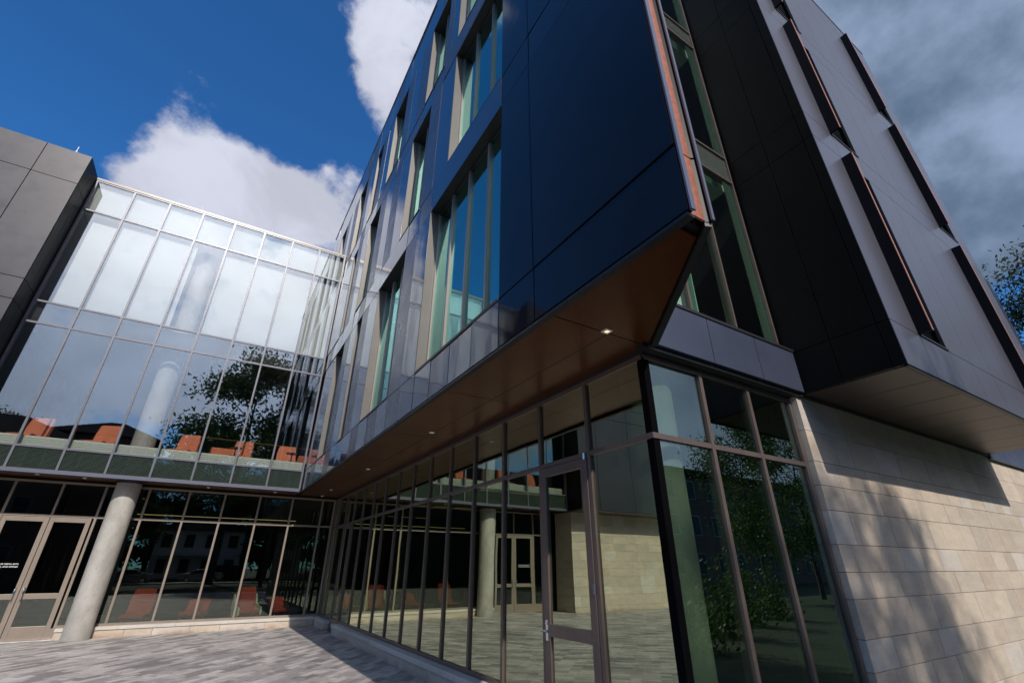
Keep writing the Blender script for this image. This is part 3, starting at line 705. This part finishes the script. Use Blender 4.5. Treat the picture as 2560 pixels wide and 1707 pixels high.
for a, b in bwx:
    for z0, z1 in ((zb[1], zb[2]), (zb[3], zb[4]), (zb[5], zb[6])):
        s = MB(); yg = YF+.26
        s.box(b-.001, b+.03, YF+.003, yg+.04, z0, z1); s.box(a-.03, a+.001, YF+.045, yg+.04, z0, z1); s.box(a+.001, b-.001, YF+.003, yg+.04, z1-.002, z1+.03)
        s.box(a+.001, b-.001, YF-.015, yg+.04, z0-.008, z0+.02)
        s.box(a+.002, a+.045, yg-.02, yg+.03, z0+.02, z1-.002); s.box(b-.045, b-.002, yg-.02, yg+.03, z0+.02, z1-.002); s.box(a+.045, b-.045, yg-.02, yg+.03, z0+.02, z0+.07)
        wn = s.build('bay_window', 'trim', BL)
        gm = MB(); gm.box(a+.04, b-.04, yg, yg+.008, z0+.06, z1-.01); gm.build('pane', 'glassS', wn)
        gm = MB(); gm.box(a, b, yg+.35, yg+.4, z0, z1); gm.build('room_backing', 'dark', wn)  # dark sheet closing the view behind the bay pane
        fn = MB(); fn.box(a-.045, a-.005, YF-.15, YF-.0005, z0+.005, z1-.03, 0); fo = fn.build('sun_fin', 'black', BL, label=None)
        ce = MB(); ce.box(a-.043, a-.007, YF-.158, YF-.1505, z0+.005, z1-.03); ce.build('copper_edge', 'copperedge', fo)
# bay soffit
polys = []; px = 6.62
for x in (7.43, 8.40, 9.27, 10.24, 11.2, 12.2, 13.1, 13.68):
    polys.append([(px+.008, YF+.06), (x-.008, YF+.06), (x-.008, 3.035), (px+.008, 3.035)]); px = x
soffit_panels(polys, ZS-.004, 'baysoffit', 'bay_soffit', BL, label='taupe panelled underside of the projecting bay')
q = MB(); q.box(XB+.04, XE-.04, YF+.05, 3.1, ZS+.03, ZS+.05); q.box(XB+.02, XE-.02, YF+.01, YF+.055, ZS-.02, ZS-.006); q.build('bay_soffit_trim', 'trim', BL)
# facade beyond the bay
q = MB(); 
for x in range(10):
    for z0, z1 in ((3.66, 4.36), (4.36, 8.0), (8.0, 11.6)): q.box(13.73+x*1.0+.004, 14.73+x*1.0-.004, 2.97, 3.02, z0, z1-.008)
q.build('far_cladding', 'navy', BL, label='blue grey cladding beyond the projecting bay')
q = MB(); q.box(13.7, 23.8, 3.022, 3.3, 3.73, 11.5); q.box(6.5, 24, 2.99, 3.035, 3.715, 3.74); q.build('far_backing', 'trim', BL)

# --- interiors
q = MB(); q.box(-5.86, -5.53, 17.345, 17.366, 0, 3.7); q.box(-5.86, -5.58, 17.49, 17.6, 0, 3.7); q.build('end_filler', 'gap', BL)
q = MB(); q.box(-5.6, 13.9, YG+.12, 25.9, -.1, .02); q.box(XG+.12, 13.9, 3.25, YG+.12, -.1, .02); q.build('interior_floor', 'floor', BL)
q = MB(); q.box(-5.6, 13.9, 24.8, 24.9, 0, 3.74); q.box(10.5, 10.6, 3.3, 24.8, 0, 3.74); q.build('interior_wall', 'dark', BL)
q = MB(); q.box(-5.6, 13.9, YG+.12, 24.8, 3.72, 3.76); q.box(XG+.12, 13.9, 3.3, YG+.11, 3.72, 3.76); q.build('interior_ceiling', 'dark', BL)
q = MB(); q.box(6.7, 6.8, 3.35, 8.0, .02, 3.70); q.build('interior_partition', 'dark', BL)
for x0, x1, y in ((-1.9, 2.6, 18.6), (-1.4, .2, 20.4), (1.0, 2.0, 20.2), (4.6, 6.2, 15.2), (4.6, 6.2, 12.0), (4.6, 6.2, 8.8)):
    q = MB(); q.box(x0, x1, y, y+.05, 3.05, 3.07); q.build('ceiling_strip_light', 'striplight', BL)

# ------------------------------------------------------------------ chairs
def lounge(name, fabric, hb, shell=None):
    """armless lounge chair: swept seat and back in one upholstered profile, four legs; faces -Y"""
    r = empty(name)
    prof = [(-.34, .40), (-.30, .44), (0, .41), (.16, .42), (.24, .52), (.30, .80 if hb else .62), (.335, hb and 1.02 or .72), (.41, hb and 1.03 or .73), (.40, .78 if hb else .60), (.33, .44), (.20, .30), (-.10, .28), (-.33, .33)]
    def swp(b, w, pr, flare=0.):
        n = len(pr); vs = []; fs = []
        cuts = [(-w, .93), (-w*.86, 1.), (0, 1.), (w*.86, 1.), (w, .93)]
        for cx, sc in cuts:
            for (y, z) in pr:
                cy, cz = .04, .5
                vs.append((cx*(1-(.10 if z > .9 else 0)), cy+(y-cy)*sc, cz+(z-cz)*sc if z > .35 else z))
        for k in range(len(cuts)-1):
            for i in range(n): fs.append((k*n+i, k*n+(i+1) % n, (k+1)*n+(i+1) % n, (k+1)*n+i))
        fs += [tuple(range(n-1, -1, -1)), tuple((len(cuts)-1)*n+i for i in range(n))]
        b.poly(vs, fs)
    b = MB(); swp(b, .29, prof); st = b.build('upholstery', fabric, r, smooth=True)
    for p in st.data.polygons: p.use_smooth = len(p.vertices) == 4
    if shell:
        for sx in (-1, 1):
            b = MB(); vs = [(-.36, .30), (-.30, .50), (-.05, .52), (.18, .60), (.34, .84), (.42, .84), (.40, .50), (.25, .24), (-.2, .24)]
            n = len(vs); P = [(sx*.295, y, z) for y, z in vs]+[(sx*.335, y, z) for y, z in vs]
            b.poly(P, [tuple(range(n)), tuple(range(2*n-1, n-1, -1))]+[(i, n+i, n+(i+1) % n, (i+1) % n) for i in range(n)]); b.build('side_shell', shell, r)
    for sx in (-.22, .22):
        for y0, y1 in ((-.22, -.27), (.20, .27)):
            b = MB(); b.tube([(sx, y0, .29), (sx*1.12, y1, 0)], [.02, .013], 8); b.build('leg', 'wood', r)
    return r
o1 = lounge('lounge_chair', 'orange', True)
g1 = 'orange lounge chairs upstairs behind the link glass'
def place(o, x, y, z, rz, lab, grp, first=False):
    if first: o.location = (x, y, z); o.rotation_euler = (0, 0, rz); tag(o, lab, 'chair', grp); return o
    return dup(o, (x, y, z), rz, lab, grp)
ZF = 4.36
tagd = tag(o1, 'orange lounge chair upstairs, leftmost behind the link glass', 'chair', g1)
place(o1, -4.72, 17.3, ZF, R(-20), 'orange lounge chair upstairs, leftmost behind the link glass', g1, True)
place(o1, -3.22, 17.3, ZF, R(-20), 'orange lounge chair upstairs, just left of the round column', g1)
place(o1, -1.20, 17.3, ZF, R(-20), 'orange lounge chair upstairs, just right of the round column', g1)
place(o1, .32, 17.4, ZF, R(-20), 'orange lounge chair upstairs beside the small round black table', g1)
place(o1, 1.72, 17.35, ZF, R(-5), 'orange lounge chair upstairs, second from the right end of the link', g1)
place(o1, 2.0, 18.6, ZF, R(10), 'orange lounge chair upstairs set back at the right end of the link', g1)
bn = empty('bench', (-.1, 17.9, ZF)); tag(bn, 'low orange bench upstairs behind the link glass', 'bench')
b = MB(); b.box(-.42, .42, -.25, .25, .30, .46); b.build('seat', 'orange', bn, bevel=.03)
b = MB(); b.box(-.42, .42, .2, .3, .46, .82); b.build('backrest', 'orange', bn, bevel=.03)
for x in (-.36, .36):
    for y in (-.2, .2): b = MB(); b.tube([(x, y, .3), (x, y, 0)], .018, 8); b.build('leg', 'wood', bn)
for k, (x, y, lab) in enumerate(((.20, 16.98, 'small round black side table upstairs by the fourth orange chair'), (1.85, 16.93, 'small round black side table upstairs near the right end of the link'))):
    tb = empty('side_table', (x, y, ZF)); tag(tb, lab, 'table', 'round side tables upstairs')
    b = MB(); b.tube([(0, 0, .63), (0, 0, .65)], .18, 28); b.build('tabletop', 'trim', tb)
    b = MB(); b.tube([(0, 0, .02), (0, 0, .63)], .018, 10); b.build('stem', 'trim', tb); b = MB(); b.tube([(0, 0, 0), (0, 0, .02)], .13, 24); b.build('base', 'trim', tb)
r1 = lounge('lounge_chair', 'red', True, 'cream'); r2 = lounge('lounge_chair', 'red', False); r3 = lounge('lounge_chair', 'red', True)
g2 = 'red lounge chairs on the ground floor behind the link glass'
place(r3, -1.13, 18.15, .02, R(-10), 'red high back chair indoors, first right of the concrete column', g2, True)
place(r2, .24, 18.25, .02, R(-20), 'red low back chair indoors between the two high back chairs', g2, True)
place(r1, 1.62, 18.15, .02, R(12), 'red high back chair with cream side shells indoors', g2, True)
place(r2, 2.62, 18.35, .02, R(8), 'red low back chair indoors, rightmost by the wing corner', g2)
# office chairs and desk inside the near corner of the wing (seen through upper panes only as dim shapes)

# ------------------------------------------------------------------ trees and things across the street (seen in the glass)
def tree(name, h, crown_r, crown_z0, leaf, nleaf, lsize, seed, lab, cat='tree', clumps=26, trunk_r=.22, squash=1.0, droop=0.):
    r = empty(name); rg = random.Random(seed)
    tk = MB(); pts = []
    for k in range(9):
        t = k/8; pts.append((rg.uniform(-.12, .12)*t*2, rg.uniform(-.12, .12)*t*2, h*.82*t))
    tk.tube(pts, [trunk_r*(1-.85*k/8) for k in range(9)], 9)
    cl = []
    for c in range(clumps):
        a = rg.uniform(0, 2*math.pi); zt = rg.random()
        zc = crown_z0+(h-crown_z0)*(.08+.88*zt); prof = math.sin(math.pi*min(1, .18+.80*zt))**.7
        rr = crown_r*prof*math.sqrt(rg.uniform(.12, 1))
        cpos = Vector((rr*math.cos(a), rr*math.sin(a), zc)); cl.append(cpos)
        t0 = min(.95, max(.25, (zc-crown_r*.5)/(h*.82))); i0 = t0*8; k = int(i0); st = Vector(pts[k]).lerp(Vector(pts[min(8, k+1)]), i0-k)
        mid = st.lerp(cpos, .55)+Vector((0, 0, .10*crown_r*rg.uniform(.2, 1)))
        tk.tube([st, mid, cpos], [trunk_r*.33*(1.15-t0), trunk_r*.16, trunk_r*.05], 5)
        for e in range(3):
            tk.tube([mid.lerp(cpos, .4), cpos+Vector((rg.uniform(-1, 1), rg.uniform(-1, 1), rg.uniform(-.6, .9)))*crown_r*.24], [trunk_r*.09, trunk_r*.03], 4)
    tk.build('trunk', 'bark', r)
    lv = MB(); cr = crown_r*.33
    for k in range(nleaf):
        c = cl[rg.randrange(len(cl))]; v = Vector((rg.gauss(0, 1), rg.gauss(0, 1), rg.gauss(0, .62)*squash)); v = v*(cr*.55)
        p = c+v; p.z -= droop*abs(rg.gauss(0, 1))
        n = Vector((rg.uniform(-1, 1), rg.uniform(-1, 1), rg.uniform(-.2, 1))).normalized(); a = n.orthogonal().normalized(); b_ = n.cross(a)
        th = rg.uniform(0, 6.28); a, b_ = a*math.cos(th)+b_*math.sin(th), b_*math.cos(th)-a*math.sin(th)
        s_ = lsize*rg.uniform(.6, 1.3)
        lv.face([p-a*s_, p-b_*s_*.45, p+a*s_, p+b_*s_*.45])
    lv.build('crown', leaf, r)
    tag(r, lab, cat)
    return r
t1 = tree('oak_tree', 25.5, 7.0, 8.5, 'leaf', 15000, .26, 3, 'tall broad tree behind the viewer, mirrored in the middle of the link glass', clumps=34, trunk_r=.45); t1.location = (1.5, -30, 0)
t2 = tree('shade_tree', 18.8, 2.7, 11.0, 'leaf', 4600, .13, 9, 'slender tree whose shadow falls on the limestone wall', clumps=20, trunk_r=.2); t2.location = (5.3, -17, 0)
t3 = tree('plum_tree', 13.6, 3.9, 5.5, 'leafplum', 34000, .085, 12, 'leafy tree with dark plum tinged leaves beyond the projecting bay', clumps=64, trunk_r=.25); t3.location = (27.6, .9, 0)
t4 = tree('young_tree', 9.5, 2.5, 2.2, 'leafbright', 13000, .085, 21, 'bright green young tree mirrored in the near corner glazing', clumps=26, trunk_r=.12, droop=.5); t4.location = (24.5, -9.0, 0)
t5 = dup(t4, (30.5, -9.5, 0), R(70), 'second bright green young tree, further along the lawn', None, (1.1, 1.1, 1.15))
for k, (x, y, s_) in enumerate(((-26, -52, .9), (-14, -56, .8), (9, -58, .95), (21, -50, .85), (34, -60, 1.))):
    dup(t1, (x, y, 0), R(50+67*k), ['broad tree far behind the hip roofed house', 'broad tree behind the white house, left side', 'broad tree behind the white house, right side', 'broad tree left of the brick hall', 'broad tree behind the brick hall'][k], 'broad trees across the street', (s_, s_, s_*.85))
tb = tree('maple_tree', 13, 4.2, 1.2, 'leaf', 6000, .26, 33, 'dense leafy tree across the street, nearest the white house on its left', clumps=26, trunk_r=.25); tb.location = (-9.5, -44, 0); tb['group'] = 'dense trees across the street'
k = 0
for x in list(range(-52, -12, 7))+[8.5]+list(range(15, 100, 8)):
    k += 1; dup(tb, (x, -44-(k*3.7) % 6, 0), R(61*k), 'dense leafy tree in the row across the street, standing among its like', 'dense trees across the street', (1.1, 1.1, .85+.1*(k % 4)))
for k, (x, y) in enumerate(((-7, -63), (0, -66), (6.5, -62), (13, -66), (-14, -65), (-21, -60), (-28, -64))):
    dup(tb, (x, y, 0), R(40+83*k), 'tall dense tree in the belt behind the white house, standing among its like', 'tall trees behind the white house', (1.5, 1.5, 1.35))
def shrub(x, y, r_, h_, seed, lab):
    rg = random.Random(seed); o = empty('shrub', (x, y, 0)); b = MB()
    for k in range(1100):
        v = Vector((rg.gauss(0, .42)*r_, rg.gauss(0, .42)*r_, abs(rg.gauss(0, .5))*h_))
        n = Vector((rg.uniform(-1, 1), rg.uniform(-1, 1), rg.uniform(-.2, 1))).normalized(); a = n.orthogonal().normalized(); c = n.cross(a); s_ = .06*rg.uniform(.6, 1.3)
        b.face([v-a*s_, v-c*s_*.5, v+a*s_, v+c*s_*.5])
    b.build('foliage', 'leafbright', o); st = MB()
    for k in range(5): st.tube([(0, 0, 0), (rg.uniform(-.4, .4)*r_, rg.uniform(-.4, .4)*r_, h_*.8)], [.02, .008], 5)
    st.build('stem', 'bark', o); tag(o, lab, 'shrub', 'shrubs on the lawn by the corner')
    return o
for k, (x, y) in enumerate(((9.5, -1.6), (12.0, -2.6), (14.8, -3.8), (17.5, -4.6), (12.6, -5.5))):
    shrub(x, y, .8, 1.3+.2*(k % 3), 40+k, ['leafy shrub nearest the corner glazing', 'second leafy shrub along the lawn edge', 'third leafy shrub along the lawn edge', 'leafy shrub farthest along the lawn edge', 'leafy shrub behind the others on the lawn'][k])
def house(name, x0, x1, y0, y1, h, wall, wins_, roof_h, lab, over=.6, floors=2, flat=False):
    o = empty(name, ((x0+x1)/2, (y0+y1)/2, 0)); tag(o, lab, 'building'); cx, cy = o.location.x, o.location.y
    b = MB(); b.box(x0-cx, x1-cx, y0-cy, y1-cy, 0, h); b.build('wall', wall, o)
    X0, X1, Y0, Y1 = x0-cx-over, x1-cx+over, y0-cy-over, y1-cy+over
    b = MB()
    if flat: b.box(X0, X1, Y0, Y1, h, h+.6)
    else:
        rl = max(.2, (X1-X0)/2-(Y1-Y0)/2); vs = [(X0, Y0, h), (X1, Y0, h), (X1, Y1, h), (X0, Y1, h), (-rl, 0, h+roof_h), (rl, 0, h+roof_h)]
        b.poly(vs, [(0, 1, 5, 4), (1, 2, 5), (2, 3, 4, 5), (3, 0, 4), (3, 2, 1, 0)])
    b.build('roof', 'slate', o)
    n = wins_; fh_ = h/floors
    for f in range(floors):
        for k in range(n):
            u = x0-cx+(x1-x0)*(k+.5)/n; z = fh_*f+fh_*.32
            b = MB(); b.box(u-.62, u+.62, y1-cy+.005, y1-cy+.06, z-.08, z+fh_*.5+.08); w_ = b.build('window', 'winframe', o)
            b = MB(); b.box(u-.52, u-.02, y1-cy+.061, y1-cy+.07, z, z+fh_*.5); b.box(u+.02, u+.52, y1-cy+.061, y1-cy+.07, z, z+fh_*.5); b.build('pane', 'winglass', w_)
    return o
house('brick_hall', 18, 75, -48, -34.0+8, 10.2, 'brick', 18, 2, 'long red brick hall across the lawn, mirrored in the near corner glazing', floors=3, flat=True)
house('dark_house', -46, -11.6, -30, -20.5, 11.4, 'brick', 9, 2.6, 'large dark brick house with hipped roof, mirrored at the left of the link glass', floors=3)
house('hip_roof_house', -13.5, -6.6, -29.4, -23.5, 12.6, 'brick', 2, 2.0, 'tall narrow house with overhanging hipped roof, mirrored left of the column', floors=3, over=.9)
wh = house('white_house', -5.5, 5.0, -56, -47, 6.2, 'clap', 4, 2.6, 'white clapboard house with a columned porch across the street')
b = MB(); b.box(-4.6, 2.2, 4.7, 7.0, .35, .5); b.box(-4.6, 2.2, 4.6, 7.2, 3.0, 3.3); b.build('porch', 'white', wh)
for x in (-4.4, -2.3, -.1, 2.0): b = MB(); b.tube([(x, 6.9, .5), (x, 6.9, 3.0)], .12, 10); b.build('porch_column', 'white', wh)
def hedge():
    rg = random.Random(77); b = MB()
    for k in range(5200):
        u = rg.uniform(0, 3.6); q_ = rg.random()
        if q_ < .55: p = Vector((u, rg.uniform(-.04, .04), rg.uniform(0, 1.75)))
        else: p = Vector((u, -rg.uniform(0, .9), 1.75+rg.uniform(-.05, .06)))
        n = Vector((rg.uniform(-1, 1), rg.uniform(0, 1), rg.uniform(-.2, 1))).normalized(); a = n.orthogonal().normalized(); c = n.cross(a); s_ = .07*rg.uniform(.6, 1.3)
        b.face([p-a*s_, p-c*s_*.5, p+a*s_, p+c*s_*.5])
    o = empty('hedge', (1.3, -41.5, 0)); tag(o, 'clipped green hedge in front of the white house', 'hedge'); b.build('foliage', 'leafbright', o)
    b = MB(); b.box(.1, 3.5, -.85, -.1, 0, 1.68); b.build('inner_twigs', 'bark', o)
hedge()
def car(loc, rz, lab):
    o = empty('parked_car', loc, rz); tag(o, lab, 'car')
    side = [(-2.2, .45), (-2.25, .75), (-1.9, .92), (-1.25, 1.0), (-.65, 1.40), (.55, 1.43), (1.3, 1.08), (2.1, .98), (2.25, .7), (2.2, .35), (1.8, .25), (-1.9, .25)]
    n = len(side); cuts = [(-.84, .94), (-.80, 1.), (.80, 1.), (.84, .94)]; b = MB(); vs = []; fs = []
    for cy, sc in cuts:
        for x, z in side: vs.append((x*(.99 if sc < 1 else 1), cy*(.82 if z > 1.2 else 1), .5+(z-.5)*sc))
    for k in range(3):
        for i in range(n): fs.append((k*n+i, k*n+(i+1) % n, (k+1)*n+(i+1) % n, (k+1)*n+i))
    fs += [tuple(range(n-1, -1, -1)), tuple(3*n+i for i in range(n))]
    b.poly(vs, fs); b.build('body', 'carpaint', o, bevel=.04)
    for sy in (-1, 1):
        b = MB(); P = [(-1.1, .98), (-.62, 1.33), (.5, 1.36), (1.12, 1.03)]; b.poly([(x, sy*(.80-.12*(z > 1.2)), z) for x, z in P]+[(x, sy*(.86-.12*(z > 1.2)), z) for x, z in P], [(0,1,2,3), (7,6,5,4), (0,4,5,1), (1,5,6,2), (2,6,7,3), (3,7,4,0)]); b.build('side_window', 'winglass', o)
        for x in (-1.35, 1.38):
            b = MB(); b.tube([(x, sy*.66, .32), (x, sy*.87, .32)], .32, 22); wl = b.build('wheel', 'tyre', o)
            b = MB(); b.tube([(x, sy*.86, .32), (x, sy*.885, .32)], .20, 18); b.build('rim', 'chrome', wl)
    for y in (-.6, .6): b = MB(); b.box(2.18, 2.27, y-.18, y+.18, .62, .76); b.build('headlight', 'white', o)
    return o
c1 = car((.7, -36.3, .012), 0, 'silver car parked across the street, mirrored in the ground floor glass'); c1['group'] = 'cars parked across the street'
dup(c1, (-6.2, -36.3, .012), 0, 'silver car parked further left across the street', 'cars parked across the street')
